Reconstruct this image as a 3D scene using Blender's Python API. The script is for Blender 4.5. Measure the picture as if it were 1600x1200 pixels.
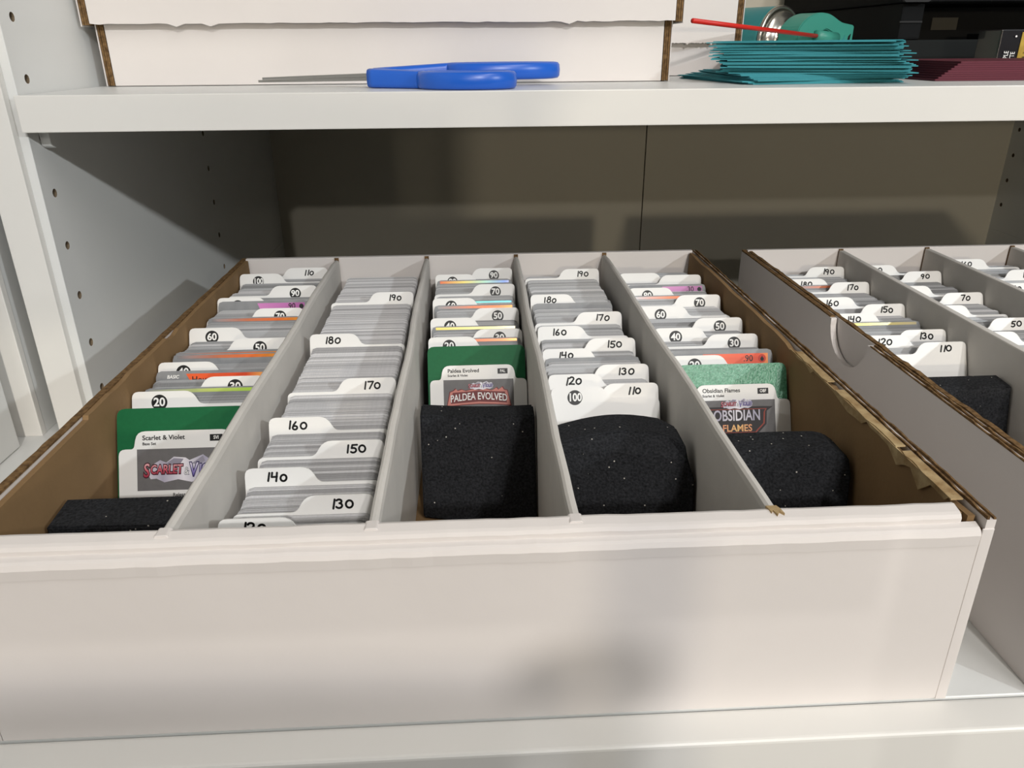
import bpy, bmesh, math, random
from mathutils import Matrix, Vector

for o in list(bpy.data.objects):
    bpy.data.objects.remove(o)
S = bpy.context.scene
COL = S.collection
random.seed(11)
ZO = 0.85           # the box rim stands 0.85 m above the room floor
K = 0.001           # all lengths below are millimetres


def P(x, y, z):
    return Vector((x * K, y * K, z * K + ZO))


# ------------------------------------------------------------------ camera
cam_d = bpy.data.cameras.new('camera')
cam = bpy.data.objects.new('camera', cam_d)
COL.objects.link(cam)
cam_d.sensor_fit = 'HORIZONTAL'
cam_d.sensor_width = 36.0
cam_d.lens = 1198.36 / 1600 * 36.0
cam_d.clip_start = 0.01
cam_d.clip_end = 50
PITCH, YAW, ROLL = 0.414197, 0.048086, -0.00777
cy, sy, cp, sp = math.cos(YAW), math.sin(YAW), math.cos(PITCH), math.sin(PITCH)
fw = Vector((sy * cp, cy * cp, -sp))
rt0 = Vector((cy, -sy, 0))
up0 = rt0.cross(fw)
rt = math.cos(ROLL) * rt0 + math.sin(ROLL) * up0
up = -math.sin(ROLL) * rt0 + math.cos(ROLL) * up0
cam.matrix_world = Matrix((
    (rt.x, up.x, -fw.x, 0.17798), (rt.y, up.y, -fw.y, -0.22345),
    (rt.z, up.z, -fw.z, 0.14974 + ZO), (0, 0, 0, 1)))
S.camera = cam

# ------------------------------------------------------------- world, light
S.view_settings.view_transform = 'Standard'
S.view_settings.look = 'None'
S.view_settings.gamma = 1
S.view_settings.use_curve_mapping = False
S.view_settings.exposure = -0.1
w = bpy.data.worlds.new('world')
S.world = w
w.use_nodes = True
w.node_tree.nodes['Background'].inputs[0].default_value = (0.9, 0.95, 1.0, 1)
w.node_tree.nodes['Background'].inputs[1].default_value = 0.02


def lamp(name, kind, loc, power, color, size, aim=None, size_y=None):
    d = bpy.data.lights.new(name, kind)
    d.energy = power
    d.color = color
    if kind == 'AREA':
        d.shape = 'RECTANGLE'
        d.size = size
        d.size_y = size_y or size
    else:
        d.shadow_soft_size = size
    o = bpy.data.objects.new(name, d)
    COL.objects.link(o)
    o.location = P(*loc)
    if aim:
        o.rotation_euler = (P(*aim) - o.location).to_track_quat('-Z', 'Y').to_euler()
    return o


lamp('ceiling_tube', 'AREA', (735, -740, 1250), 9.5, (1.0, 0.965, 0.94), 0.05, None, 1.2)
lamp('side_bulb', 'POINT', (1450, -1000, 700), 38, (0.91, 0.97, 1.0), 0.022)
lamp('ceiling_bulb', 'POINT', (560, -2000, 1180), 92, (1.0, 0.975, 0.955), 0.045)
lamp('ceiling_bulb_far', 'POINT', (-180, -3950, 1220), 50, (1.0, 0.96, 0.9), 0.03)
lamp('table_lamp_bulb', 'POINT', (440, -1700, 285), 23, (1.0, 0.88, 0.68), 0.035)


# --------------------------------------------------------------- materials
def lin(c):
    return tuple(((v / 255) / 12.92 if v / 255 <= 0.04045 else ((v / 255 + 0.055) / 1.055) ** 2.4) for v in c) + (1.0,)


def mat(name, rgb, rough=0.6, spec=0.4, metal=0.0, noise=0.0, nscale=80.0, bump=0.0, bscale=300.0,
        rgb2=None, stretch=None, sheen=0.0, rand=0.0, coat=0.0):
    m = bpy.data.materials.new(name)
    m.use_nodes = True
    nt = m.node_tree
    b = nt.nodes['Principled BSDF']
    b.inputs['Roughness'].default_value = rough
    b.inputs['Specular IOR Level'].default_value = spec
    b.inputs['Metallic'].default_value = metal
    b.inputs['Coat Weight'].default_value = coat
    c1 = lin(rgb)
    b.inputs['Base Color'].default_value = c1
    out = None
    tc = nt.nodes.new('ShaderNodeTexCoord')
    mp = nt.nodes.new('ShaderNodeMapping')
    nt.links.new(tc.outputs['Object'], mp.inputs[0])
    if stretch:
        mp.inputs['Scale'].default_value = stretch
    if noise > 0 or rgb2:
        n = nt.nodes.new('ShaderNodeTexNoise')
        n.inputs['Scale'].default_value = nscale
        n.inputs['Detail'].default_value = 5
        nt.links.new(mp.outputs[0], n.inputs['Vector'])
        r = nt.nodes.new('ShaderNodeValToRGB')
        r.color_ramp.elements[0].position = 0.3
        r.color_ramp.elements[1].position = 0.7
        c2 = lin(rgb2) if rgb2 else tuple(v * (1 - noise) for v in c1[:3]) + (1,)
        r.color_ramp.elements[0].color = c2
        r.color_ramp.elements[1].color = c1
        nt.links.new(n.outputs['Fac'], r.inputs[0])
        out = r.outputs[0]
    if rand > 0:
        g = nt.nodes.new('ShaderNodeNewGeometry')
        oi = nt.nodes.new('ShaderNodeObjectInfo')
        ad = nt.nodes.new('ShaderNodeMath')
        ad.operation = 'ADD'
        nt.links.new(g.outputs['Random Per Island'], ad.inputs[0])
        nt.links.new(oi.outputs['Random'], ad.inputs[1])
        fr = nt.nodes.new('ShaderNodeMath')
        fr.operation = 'FRACT'
        nt.links.new(ad.outputs[0], fr.inputs[0])
        mr = nt.nodes.new('ShaderNodeMapRange')
        mr.inputs[3].default_value = 1 - rand
        mr.inputs[4].default_value = 1.0
        nt.links.new(fr.outputs[0], mr.inputs[0])
        mx = nt.nodes.new('ShaderNodeMix')
        mx.data_type = 'RGBA'
        mx.blend_type = 'MULTIPLY'
        mx.inputs[0].default_value = 1
        if out:
            nt.links.new(out, mx.inputs[6])
        else:
            mx.inputs[6].default_value = c1
        nt.links.new(mr.outputs[0], mx.inputs[7])
        out = mx.outputs[2]
    if out:
        nt.links.new(out, b.inputs['Base Color'])
    if bump > 0:
        n2 = nt.nodes.new('ShaderNodeTexNoise')
        n2.inputs['Scale'].default_value = bscale
        n2.inputs['Detail'].default_value = 4
        nt.links.new(mp.outputs[0], n2.inputs['Vector'])
        bp = nt.nodes.new('ShaderNodeBump')
        bp.inputs['Strength'].default_value = bump
        bp.inputs['Distance'].default_value = 0.001
        nt.links.new(n2.outputs['Fac'], bp.inputs['Height'])
        nt.links.new(bp.outputs[0], b.inputs['Normal'])
    return m


def grad_mat(name, stops, axis=0, rough=0.35, metal=0.0, lo=-0.03, hi=0.03):
    """flat print or painted glint whose colour runs along one object axis (metres lo..hi)"""
    m = bpy.data.materials.new(name)
    m.use_nodes = True
    nt = m.node_tree
    b = nt.nodes['Principled BSDF']
    b.inputs['Roughness'].default_value = rough
    b.inputs['Metallic'].default_value = metal
    tc = nt.nodes.new('ShaderNodeTexCoord')
    sx = nt.nodes.new('ShaderNodeSeparateXYZ')
    nt.links.new(tc.outputs['Object'], sx.inputs[0])
    mr = nt.nodes.new('ShaderNodeMapRange')
    mr.inputs[1].default_value = lo
    mr.inputs[2].default_value = hi
    nt.links.new(sx.outputs[axis], mr.inputs[0])
    r = nt.nodes.new('ShaderNodeValToRGB')
    els = r.color_ramp.elements
    els[0].position, els[0].color = stops[0][0], lin(stops[0][1])
    els[1].position, els[1].color = stops[-1][0], lin(stops[-1][1])
    for p, c in stops[1:-1]:
        e = els.new(p)
        e.color = lin(c)
    nt.links.new(mr.outputs[0], r.inputs[0])
    nt.links.new(r.outputs[0], b.inputs['Base Color'])
    return m


def foam_mat():
    m = mat('black_foam', (52, 53, 56), rough=0.95, spec=0.15, rgb2=(26, 27, 29), nscale=900, bump=0.9, bscale=900)
    nt = m.node_tree
    b = nt.nodes['Principled BSDF']
    src = b.inputs['Base Color'].links[0].from_socket
    tc = nt.nodes.new('ShaderNodeTexCoord')
    v = nt.nodes.new('ShaderNodeTexVoronoi')
    v.inputs['Scale'].default_value = 420
    nt.links.new(tc.outputs['Object'], v.inputs['Vector'])
    lt = nt.nodes.new('ShaderNodeMath')
    lt.operation = 'LESS_THAN'
    lt.inputs[1].default_value = 0.15
    nt.links.new(v.outputs['Distance'], lt.inputs[0])
    sep = nt.nodes.new('ShaderNodeSeparateColor')
    nt.links.new(v.outputs['Color'], sep.inputs[0])
    gt = nt.nodes.new('ShaderNodeMath')
    gt.operation = 'GREATER_THAN'
    gt.inputs[1].default_value = 0.88
    nt.links.new(sep.outputs[0], gt.inputs[0])
    mu = nt.nodes.new('ShaderNodeMath')
    mu.operation = 'MULTIPLY'
    nt.links.new(lt.outputs[0], mu.inputs[0])
    nt.links.new(gt.outputs[0], mu.inputs[1])
    mx = nt.nodes.new('ShaderNodeMix')
    mx.data_type = 'RGBA'
    nt.links.new(mu.outputs[0], mx.inputs[0])
    nt.links.new(src, mx.inputs[6])
    mx.inputs[7].default_value = lin((205, 200, 190))  # sparkle glints painted into the foam colour as pale flecks
    nt.links.new(mx.outputs[2], b.inputs['Base Color'])
    return m


M = {}
M['laminate'] = mat('white_laminate', (222, 223, 221), rough=0.38, spec=0.45, noise=0.03, nscale=12, bump=0.03, bscale=500)
M['edge_band'] = mat('white_edge_band', (226, 224, 219), rough=0.35, spec=0.45, noise=0.02, nscale=20)
M['backboard'] = mat('grey_white_backboard', (206, 200, 184), rough=0.6, spec=0.3, noise=0.03, nscale=10)
M['hole'] = mat('peg_hole_core', (120, 105, 85), rough=0.9)
M['card_white'] = mat('white_cardboard', (221, 215, 211), rough=0.62, spec=0.3, noise=0.05, nscale=14, bump=0.08, bscale=160)
M['card_grey'] = mat('divider_cardboard', (212, 208, 202), rough=0.7, spec=0.25, noise=0.08, nscale=45, bump=0.12, bscale=200)
M['kraft'] = mat('brown_kraft', (142, 114, 80), rough=0.8, spec=0.2, noise=0.12, nscale=35, bump=0.12, bscale=400)
M['kraft_edge'] = mat('raw_kraft_edge', (132, 104, 70), rough=0.9, spec=0.1, rgb2=(84, 64, 44), nscale=420, bump=0.4, bscale=600)
M['torn'] = mat('torn_kraft_paper', (190, 168, 128), rough=0.9, spec=0.1, rgb2=(140, 112, 76), nscale=120, bump=0.4, bscale=500)
M['plastic_card'] = mat('white_divider_plastic', (236, 235, 232), rough=0.42, spec=0.4, noise=0.015, nscale=60)
M['paper_print'] = mat('white_print', (240, 238, 234), rough=0.5)
M['ink'] = mat('black_marker_ink', (14, 14, 16), rough=0.5)
M['print_black'] = mat('black_print', (16, 16, 17), rough=0.45)
M['print_white'] = mat('white_number_print', (242, 241, 238), rough=0.45)
M['grey_print'] = mat('grey_print_panel', (112, 110, 110), rough=0.5, noise=0.12, nscale=300)
M['green'] = mat('green_card', (24, 100, 60), rough=0.5, spec=0.2, noise=0.10, nscale=500)
M['green_glitter'] = mat('green_painted_sparkle', (104, 168, 136), rough=0.3, spec=0.6, rgb2=(44, 118, 84), nscale=900, bump=0.25, bscale=1200)  # lit glitter painted in as paler green noise
M['card_edge'] = mat('trading_card', (212, 211, 212), rough=0.6, spec=0.25, rand=0.5, noise=0.10, nscale=25, stretch=(40, 400, 4))
M['sleeve'] = mat('sleeved_card', (186, 187, 188), rough=0.4, spec=0.35, rand=0.55, noise=0.16, nscale=25, stretch=(60, 400, 4))
M['silver'] = mat('silver_card_face', (140, 142, 144), rough=0.45, noise=0.2, nscale=120)
M['foam'] = foam_mat()
M['blue'] = mat('blue_plastic', (30, 96, 200), rough=0.32, spec=0.5)
M['steel'] = mat('steel_blade', (168, 166, 162), rough=0.28, metal=0.9)
M['teal_paper'] = mat('teal_envelope_paper', (72, 160, 170), rough=0.7, spec=0.2, rand=0.16, noise=0.04, nscale=60)
M['maroon'] = mat('maroon_envelope_paper', (96, 42, 54), rough=0.65, spec=0.25, rand=0.12)
M['can_teal'] = mat('teal_can_paint', (60, 142, 138), rough=0.35, spec=0.5, rgb2=(44, 116, 122), nscale=14)
M['can_plastic'] = mat('teal_nozzle_plastic', (62, 144, 128), rough=0.4)
M['red'] = mat('red_straw', (206, 40, 30), rough=0.35)
M['tin'] = mat('tin_rim', (190, 186, 178), rough=0.25, metal=0.95)
M['printer'] = mat('black_printer_plastic', (24, 25, 26), rough=0.8, spec=0.08, noise=0.05, nscale=60)
M['printer_dark'] = mat('printer_recess', (14, 14, 15), rough=0.6)
M['printer_grey'] = mat('printer_grey_plastic', (32, 34, 34), rough=0.8, spec=0.08)
M['sticker'] = mat('printer_sticker', (112, 108, 98), rough=0.5)
M['pack_black'] = mat('black_package', (24, 22, 26), rough=0.25, coat=0.4)
M['pack_gold'] = mat('gold_package_label', (190, 160, 60), rough=0.4, rgb2=(160, 128, 44), nscale=200)
M['room_wall'] = mat('room_wall_paint', (96, 92, 86), rough=0.9, noise=0.03, nscale=4)
M['room_floor'] = mat('room_floor_carpet', (60, 54, 48), rough=0.95, noise=0.2, nscale=90, bump=0.5, bscale=300)
M['room_ceiling'] = mat('room_ceiling_paint', (120, 118, 114), rough=0.9, noise=0.02, nscale=5)


# ------------------------------------------------------------------ builders
class MB:
    """collects shapes given in millimetres in one bmesh"""

    def __init__(self):
        self.bm = bmesh.new()

    def box(self, x0, x1, y0, y1, z0, z1, bev=0.0, seg=2):
        bm = self.bm
        vs = [bm.verts.new((x, y, z)) for x in (x0, x1) for y in (y0, y1) for z in (z0, z1)]
        fs = []
        for q in ((0, 1, 3, 2), (4, 6, 7, 5), (0, 4, 5, 1), (2, 3, 7, 6), (0, 2, 6, 4), (1, 5, 7, 3)):
            fs.append(bm.faces.new([vs[i] for i in q]))
        if bev > 0:
            es = list({e for f in fs for e in f.edges})
            bmesh.ops.bevel(bm, geom=es, offset=bev, segments=seg, profile=0.6, affect='EDGES')
        return self

    def prism(self, pts, d0, d1, plane='xz', bev=0.0):
        """polygon pts in a plane, extruded along the third axis from d0 to d1"""
        bm = self.bm

        def mk(a, b, d):
            if plane == 'xz':
                return (a, d, b)
            if plane == 'yz':
                return (d, a, b)
            return (a, b, d)
        A = [bm.verts.new(mk(a, b, d0)) for a, b in pts]
        B = [bm.verts.new(mk(a, b, d1)) for a, b in pts]
        fs = [bm.faces.new(A), bm.faces.new(B[::-1])]
        n = len(pts)
        for i in range(n):
            fs.append(bm.faces.new((A[i], B[i], B[(i + 1) % n], A[(i + 1) % n])))
        bmesh.ops.recalc_face_normals(bm, faces=fs)
        if bev > 0:
            es = list(fs[0].edges) + list(fs[1].edges)
            bmesh.ops.bevel(bm, geom=es, offset=bev, segments=1, affect='EDGES')
        return self

    def tube(self, path, rad, seg=14, closed=False, sx=1.0, caps=True):
        """round tube along a path; rad a number or list"""
        bm = self.bm
        n = len(path)
        path = [Vector(p) for p in path]
        rads = rad if isinstance(rad, (list, tuple)) else [rad] * n
        rings = []
        for i, p in enumerate(path):
            a = path[(i - 1) % n] if (closed or i > 0) else p
            b = path[(i + 1) % n] if (closed or i < n - 1) else p
            t = (b - a).normalized()
            ref = Vector((0, 0, 1)) if abs(t.z) < 0.9 else Vector((1, 0, 0))
            s = t.cross(ref).normalized()
            u = s.cross(t).normalized()
            rings.append([bm.verts.new(p + rads[i] * (math.cos(2 * math.pi * k / seg) * s * sx + math.sin(2 * math.pi * k / seg) * u)) for k in range(seg)])
        fs = []
        for i in range(n if closed else n - 1):
            r0, r1 = rings[i], rings[(i + 1) % n]
            for k in range(seg):
                fs.append(bm.faces.new((r0[k], r0[(k + 1) % seg], r1[(k + 1) % seg], r1[k])))
        if not closed and caps:
            fs.append(bm.faces.new(rings[0][::-1]))
            fs.append(bm.faces.new(rings[-1]))
        bmesh.ops.recalc_face_normals(bm, faces=fs)
        return self

    def lathe(self, prof, o, d, seg=40):
        """profile (radius, along) about axis through o with direction d"""
        bm = self.bm
        o, d = Vector(o), Vector(d).normalized()
        ref = Vector((0, 0, 1))
        s = d.cross(ref).normalized()
        u = s.cross(d)
        rings = []
        for r, a in prof:
            rings.append([bm.verts.new(o + d * a + r * (math.cos(2 * math.pi * k / seg) * s + math.sin(2 * math.pi * k / seg) * u)) for k in range(seg)])
        fs = []
        for i in range(len(prof) - 1):
            for k in range(seg):
                fs.append(bm.faces.new((rings[i][k], rings[i][(k + 1) % seg], rings[i + 1][(k + 1) % seg], rings[i + 1][k])))
        fs.append(bm.faces.new(rings[0]))
        fs.append(bm.faces.new(rings[-1]))
        bmesh.ops.recalc_face_normals(bm, faces=fs)
        return self

    def mesh(self, name, mats, org=(0, 0, 0), smooth=False):
        bm = self.bm
        ox, oy, oz = org
        for v in bm.verts:
            v.co = Vector(((v.co.x - ox) * K, (v.co.y - oy) * K, (v.co.z - oz) * K))
        me = bpy.data.meshes.new(name)
        bm.to_mesh(me)
        bm.free()
        for m in (mats if isinstance(mats, (list, tuple)) else [mats]):
            me.materials.append(m)
        if smooth:
            for p in me.polygons:
                p.use_smooth = True
        return me


ORG = {}


def tag(o, label=None, cat=None, group=None, kind=None):
    if label:
        o['label'] = label
    if cat:
        o['category'] = cat
    if group:
        o['group'] = group
    if kind:
        o['kind'] = kind
    return o


def thing(name, org, label=None, cat=None, group=None, kind=None):
    o = bpy.data.objects.new(name, None)
    o.empty_display_size = 0.02
    COL.objects.link(o)
    o.location = P(*org)
    ORG[o.name] = tuple(org)
    return tag(o, label, cat, group, kind)


def obj(name, mb, m, parent=None, org=None, smooth=False, label=None):
    """links a mesh built in world millimetres, under a parent or alone"""
    if parent is not None:
        me = mb.mesh(name, m, ORG[parent.name], smooth)
        o = bpy.data.objects.new(name, me)
        COL.objects.link(o)
        o.parent = parent
        ORG[o.name] = ORG[parent.name]
    else:
        if org is None:
            vs = [v.co for v in mb.bm.verts]
            org = ((min(v.x for v in vs) + max(v.x for v in vs)) / 2, (min(v.y for v in vs) + max(v.y for v in vs)) / 2, min(v.z for v in vs))
        me = mb.mesh(name, m, org, smooth)
        o = bpy.data.objects.new(name, me)
        COL.objects.link(o)
        o.location = P(*org)
        ORG[o.name] = tuple(org)
    if label:
        o['label'] = label
    return o


def link(name, me, parent=None):
    o = bpy.data.objects.new(name, me)
    COL.objects.link(o)
    if parent:
        o.parent = parent
    return o


def rpoly(pts, n=4):
    """pts: (x, y, radius) -> polygon with rounded corners"""
    out = []
    m = len(pts)
    for i in range(m):
        x, y, r = pts[i]
        if r <= 0:
            out.append((x, y))
            continue
        p = Vector((x, y))
        a = (Vector(pts[i - 1][:2]) - p)
        b = (Vector(pts[(i + 1) % m][:2]) - p)
        r2 = min(r, a.length * 0.49, b.length * 0.49)
        p0 = p + a.normalized() * r2
        p1 = p + b.normalized() * r2
        for k in range(n + 1):
            t = k / n
            q = (1 - t) ** 2 * p0 + 2 * t * (1 - t) * p + t * t * p1
            out.append((q.x, q.y))
    return out


_fonts = {}


def text_mesh(body, size, m, bold=0.0, align='CENTER', sx=1.0, bend=0.0, shear=0.0):
    """flat lettering in the local xz plane, front towards -y, millimetres"""
    c = bpy.data.curves.new('lettering', 'FONT')
    c.body = body
    c.size = size
    c.align_x = align
    c.align_y = 'CENTER'
    c.offset = bold
    c.shear = shear
    c.resolution_u = 3
    c.fill_mode = 'FRONT'
    o = bpy.data.objects.new('lettering', c)
    COL.objects.link(o)
    bpy.context.view_layer.update()
    me = bpy.data.meshes.new_from_object(o.evaluated_get(bpy.context.evaluated_depsgraph_get()))
    bpy.data.objects.remove(o)
    for v in me.vertices:
        x, y = v.co.x * sx, v.co.y
        v.co = (x * K, 0, (y - bend * x * x) * K)
    me.materials.clear()
    me.materials.append(m)
    return me


def flat(pts, m, name='print'):
    me = bpy.data.meshes.new(name)
    me.from_pydata([(x * K, 0, z * K) for x, z in pts], [], [list(range(len(pts)))])
    me.materials.append(m)
    return me


def put(name, me, parent, x, z, off):
    """a print lying off mm in front of a leaning plate (local xz plane)"""
    o = link(name, me, parent)
    o.location = (x * K, -off * K, z * K)
    return o


# hand-drawn digits: strokes in a 0.6 x 1 cell
def _arc(cx, cz, rx, rz, a0, a1, n=10):
    return [(cx + rx * math.cos(math.radians(a0 + (a1 - a0) * i / n)), cz + rz * math.sin(math.radians(a0 + (a1 - a0) * i / n))) for i in range(n + 1)]


GLYPH = {
    '0': [_arc(.30, .42, .27, .36, 80, 450, 16)],
    '1': [[(.26, .95), (.20, .05)]],
    '2': [_arc(.28, .72, .22, .22, 160, -20, 8) + [(.34, .40), (.06, .06), (.20, .10), (.58, .06)]],
    '3': [_arc(.26, .74, .22, .20, 150, -80, 8) + _arc(.26, .30, .26, .26, 80, -150, 9)],
    '4': [[(.10, .95), (.06, .50), (.50, .52)], [(.50, .95), (.44, .04)]],
    '5': [[(.56, .92), (.14, .90), (.10, .56)] + _arc(.26, .32, .26, .26, 110, -140, 9)],
    '6': [[(.36, .96), (.14, .60), (.06, .30)] + _arc(.28, .26, .22, .22, 180, 520, 12)],
    '7': [[(.04, .88), (.54, .90), (.26, .05)]],
    '8': [_arc(.30, .74, .18, .19, -90, 270, 12), _arc(.30, .28, .23, .26, 90, 450, 12)],
    '9': [_arc(.28, .70, .22, .22, 0, 360, 12), [(.50, .72), (.44, .40), (.34, .03)]],
}


def hand_number(body, h, m, rnd):
    """marker pen number, centred, in the local xz plane"""
    bm = bmesh.new()
    x = 0.0
    strokes = []
    for ch in body:
        wch = {'1': .50}.get(ch, .92)
        dz, sl, sc = rnd.uniform(-.06, .06), rnd.uniform(.02, .18), rnd.uniform(.9, 1.06)
        for st in GLYPH[ch]:
            strokes.append([((x + (a * 1.22 + sl * b) * sc) * h, (b * sc + dz) * h) for a, b in st])
        x += wch
    tot = x * h
    hw = 0.105 * h
    for st in strokes:
        pts = [Vector((a - tot / 2, b - h / 2)) for a, b in st]
        for i, p in enumerate(pts):
            r = hw * rnd.uniform(.92, 1.1)
            bm.faces.new([bm.verts.new(((p.x + r * math.cos(k * math.pi / 4)) * K, 0, (p.y + r * math.sin(k * math.pi / 4)) * K)) for k in range(8)])
            if i:
                q = pts[i - 1]
                d = (p - q)
                if d.length > 1e-6:
                    nrm = Vector((-d.y, d.x)).normalized() * hw
                    bm.faces.new([bm.verts.new((c.x * K, 0, c.y * K)) for c in (q + nrm, q - nrm, p - nrm, p + nrm)])
    me = bpy.data.meshes.new('number')
    bm.to_mesh(me)
    bm.free()
    me.materials.append(m)
    return me


# ------------------------------------------------------------------ the room
def room():
    X0, X1, Y0, Y1, Z0, Z1 = -2400, 2600, -4600, 850, -850, 1560
    t = 60
    for nm, b, m in (
            ('floor', (X0, X1, Y0, Y1, Z0 - t, Z0), 'room_floor'),
            ('ceiling', (X0, X1, Y0, Y1, Z1, Z1 + t), 'room_ceiling'),
            ('wall_left', (X0 - t, X0, Y0, Y1, Z0, Z1), 'room_wall'),
            ('wall_right', (X1, X1 + t, Y0, Y1, Z0, Z1), 'room_wall'),
            ('wall_back', (X0, X1, Y1, Y1 + t, Z0, Z1), 'room_wall'),
            ('wall_front', (X0, X1, Y0 - t, Y0, Z0, Z1), 'room_wall')):
        tag(obj(nm, MB().box(*b), M[m]), kind='structure')


room()

# --------------------------------------------------------------- the cabinet
XL, XR, YF, YB = -74.2, 886.0, 242.0, 795.0
ZS = -83.0


def drill(o, centres, r, x0, x1):
    """real peg holes cut into a side panel"""
    b = MB()
    ox, oy, oz = ORG[o.name]
    for y, z in centres:
        b.prism([(y + r * math.cos(k * math.pi / 6), z + r * math.sin(k * math.pi / 6)) for k in range(12)], x0, x1, 'yz')
    cut = bpy.data.objects.new('cut', b.mesh('cut', M['hole'], (ox, oy, oz)))
    COL.objects.link(cut)
    cut.matrix_world = Matrix.Translation(P(ox, oy, oz))
    md = o.modifiers.new('b', 'BOOLEAN')
    md.object = cut
    md.solver = 'EXACT'
    md.operation = 'DIFFERENCE'
    md.material_mode = 'TRANSFER'
    bpy.context.view_layer.update()
    me = bpy.data.meshes.new_from_object(o.evaluated_get(bpy.context.evaluated_depsgraph_get()))
    o.modifiers.clear()
    o.data = me
    bpy.data.objects.remove(cut)


cab = thing('storage_cabinet', (400, 300, -850), 'tall white laminate cabinet with peg holes holding the shelves and card boxes', 'cabinet')
# left upright, with its separate front edge strip
lp = obj('side_panel', MB().box(XL - 19, XL, YF + 4.5, YB + 12, ZS, 800, 0.3, 1), M['laminate'], cab)
drill(lp, [(260.4, 166.9 - 32 * k) for k in range(-6, 8)] + [(545.6, 173.3 - 32 * k) for k in range(-6, 8)], 2.6, XL - 9, XL + 3)
obj('edge_strip', MB().box(XL - 24, XL - 5, YF - 1, YF + 4.4, ZS, 800, 0.5), M['edge_band'], cab)
rp = obj('side_panel', MB().box(XR, XR + 19, YF + 4.5, YB + 12, ZS, 800, 0.3, 1), M['laminate'], cab)
drill(rp, [(260.4, 46.9 - 32 * k) for k in range(-10, 4)] + [(545, 46.9 - 32 * k) for k in range(-10, 4)] + [(782, 46.9 - 32 * k) for k in range(-10, 4)], 2.6, XR - 3, XR + 9)
obj('edge_strip', MB().box(XR + 5, XR + 24, YF - 1, YF + 4.4, ZS, 800, 0.5), M['edge_band'], cab)
obj('back_panel', MB().box(XL - 10, 401.6, YB, YB + 8, ZS - 180, 800, 0.4, 1), M['backboard'], cab)
obj('back_panel', MB().box(402.8, XR + 10, YB, YB + 8, ZS - 180, 800, 0.4, 1), M['backboard'], cab)
obj('bottom_board', MB().box(-520, XR + 60, -8.2, 480, ZS - 22, ZS, 0.4, 1), M['laminate'], cab)
obj('front_rail', MB().box(-520, XR + 60, -24, -8.6, ZS - 70, ZS - 0.4, 1.6, 3), M['edge_band'], cab)
obj('base_front', MB().box(-520, XR + 60, -10, 8, -850, ZS - 70.5, 0.6, 1), M['laminate'], cab)
obj('base_side', MB().box(-520, -500, 8.5, YB + 12, -850, ZS - 22.5), M['laminate'], cab)
obj('base_side', MB().box(XR + 40, XR + 60, 8.5, YB + 12, -850, ZS - 22.5), M['laminate'], cab)
obj('top_board', MB().box(XL - 19, XR + 19, YF + 5, YB + 12, 800.5, 820), M['laminate'], cab)

# neighbouring upright and its open door
obj('side_panel', MB().box(-128.5, -110, YF + 4.5, YB + 12, ZS, 800, 0.3, 1), M['laminate'], cab)
obj('edge_strip', MB().box(-128.5, -109.6, YF - 1, YF + 4.4, ZS, 800, 0.5), M['edge_band'], cab)
obj('open_door', MB().box(-135, -116, -140, 226, ZS + 0.6, 800, 0.8), M['laminate'], cab)
obj('back_panel', MB().box(-500, -129, YB, YB + 8, ZS - 180, 800), M['backboard'], cab)
obj('side_panel', MB().box(-520, -501, YF, YB + 12, ZS, 800), M['laminate'], cab)
for xa, xb in ((XL - 19, XL), (XR, XR + 19)):
    obj('lower_side_panel', MB().box(xa, xb, 481, YB + 12, -850, ZS - .1), M['laminate'], cab)
obj('lower_back_panel', MB().box(-500, XR + 40, YB, YB + 8, -850, ZS - 181), M['backboard'], cab)

# adjustable shelf
ZT = 127.0
sh = thing('shelf_board', (400, 500, 107.5), 'white adjustable shelf carrying the scissors, envelopes and lidded boxes', 'shelf')
obj('board', MB().box(XL + 0.6, XR - 0.6, YF + 0.2, YB - 2, 107.6, ZT, 0.9, 2), M['laminate'], sh)
obj('edge_strip', MB().box(XL + 0.5, XR - 0.5, YF - 1.4, YF + 0.1, 107.4, ZT + 0.1, 0.5, 2), M['edge_band'], sh)
for x in (XL, XR):
    s = 1 if x == XL else -1
    pin = obj('shelf_pin', MB().prism(rpoly([(258, 107.3, 0), (258, 98.5, 2), (263, 96.5, 2), (276, 104, 2), (276, 107.3, 0)]), x + 0.2 * s, x + 6 * s, 'yz', 0.3), M['laminate'], sh)

# ----------------------------------------------------------- corrugated boxes


def jag(y0, y1, step, zlo, zhi, rnd):
    y, out = y0, []
    while y < y1:
        out.append((y, rnd.uniform(zlo, zhi)))
        y += step * rnd.uniform(.5, 1.5)
    out.append((y1, rnd.uniform(zlo, zhi)))
    return out


def wall_yz(b, x0, x1, y0, y1, zb, top):
    b.prism([(y0, zb), (y1, zb)] + top[::-1], x0, x1, 'yz')


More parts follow.
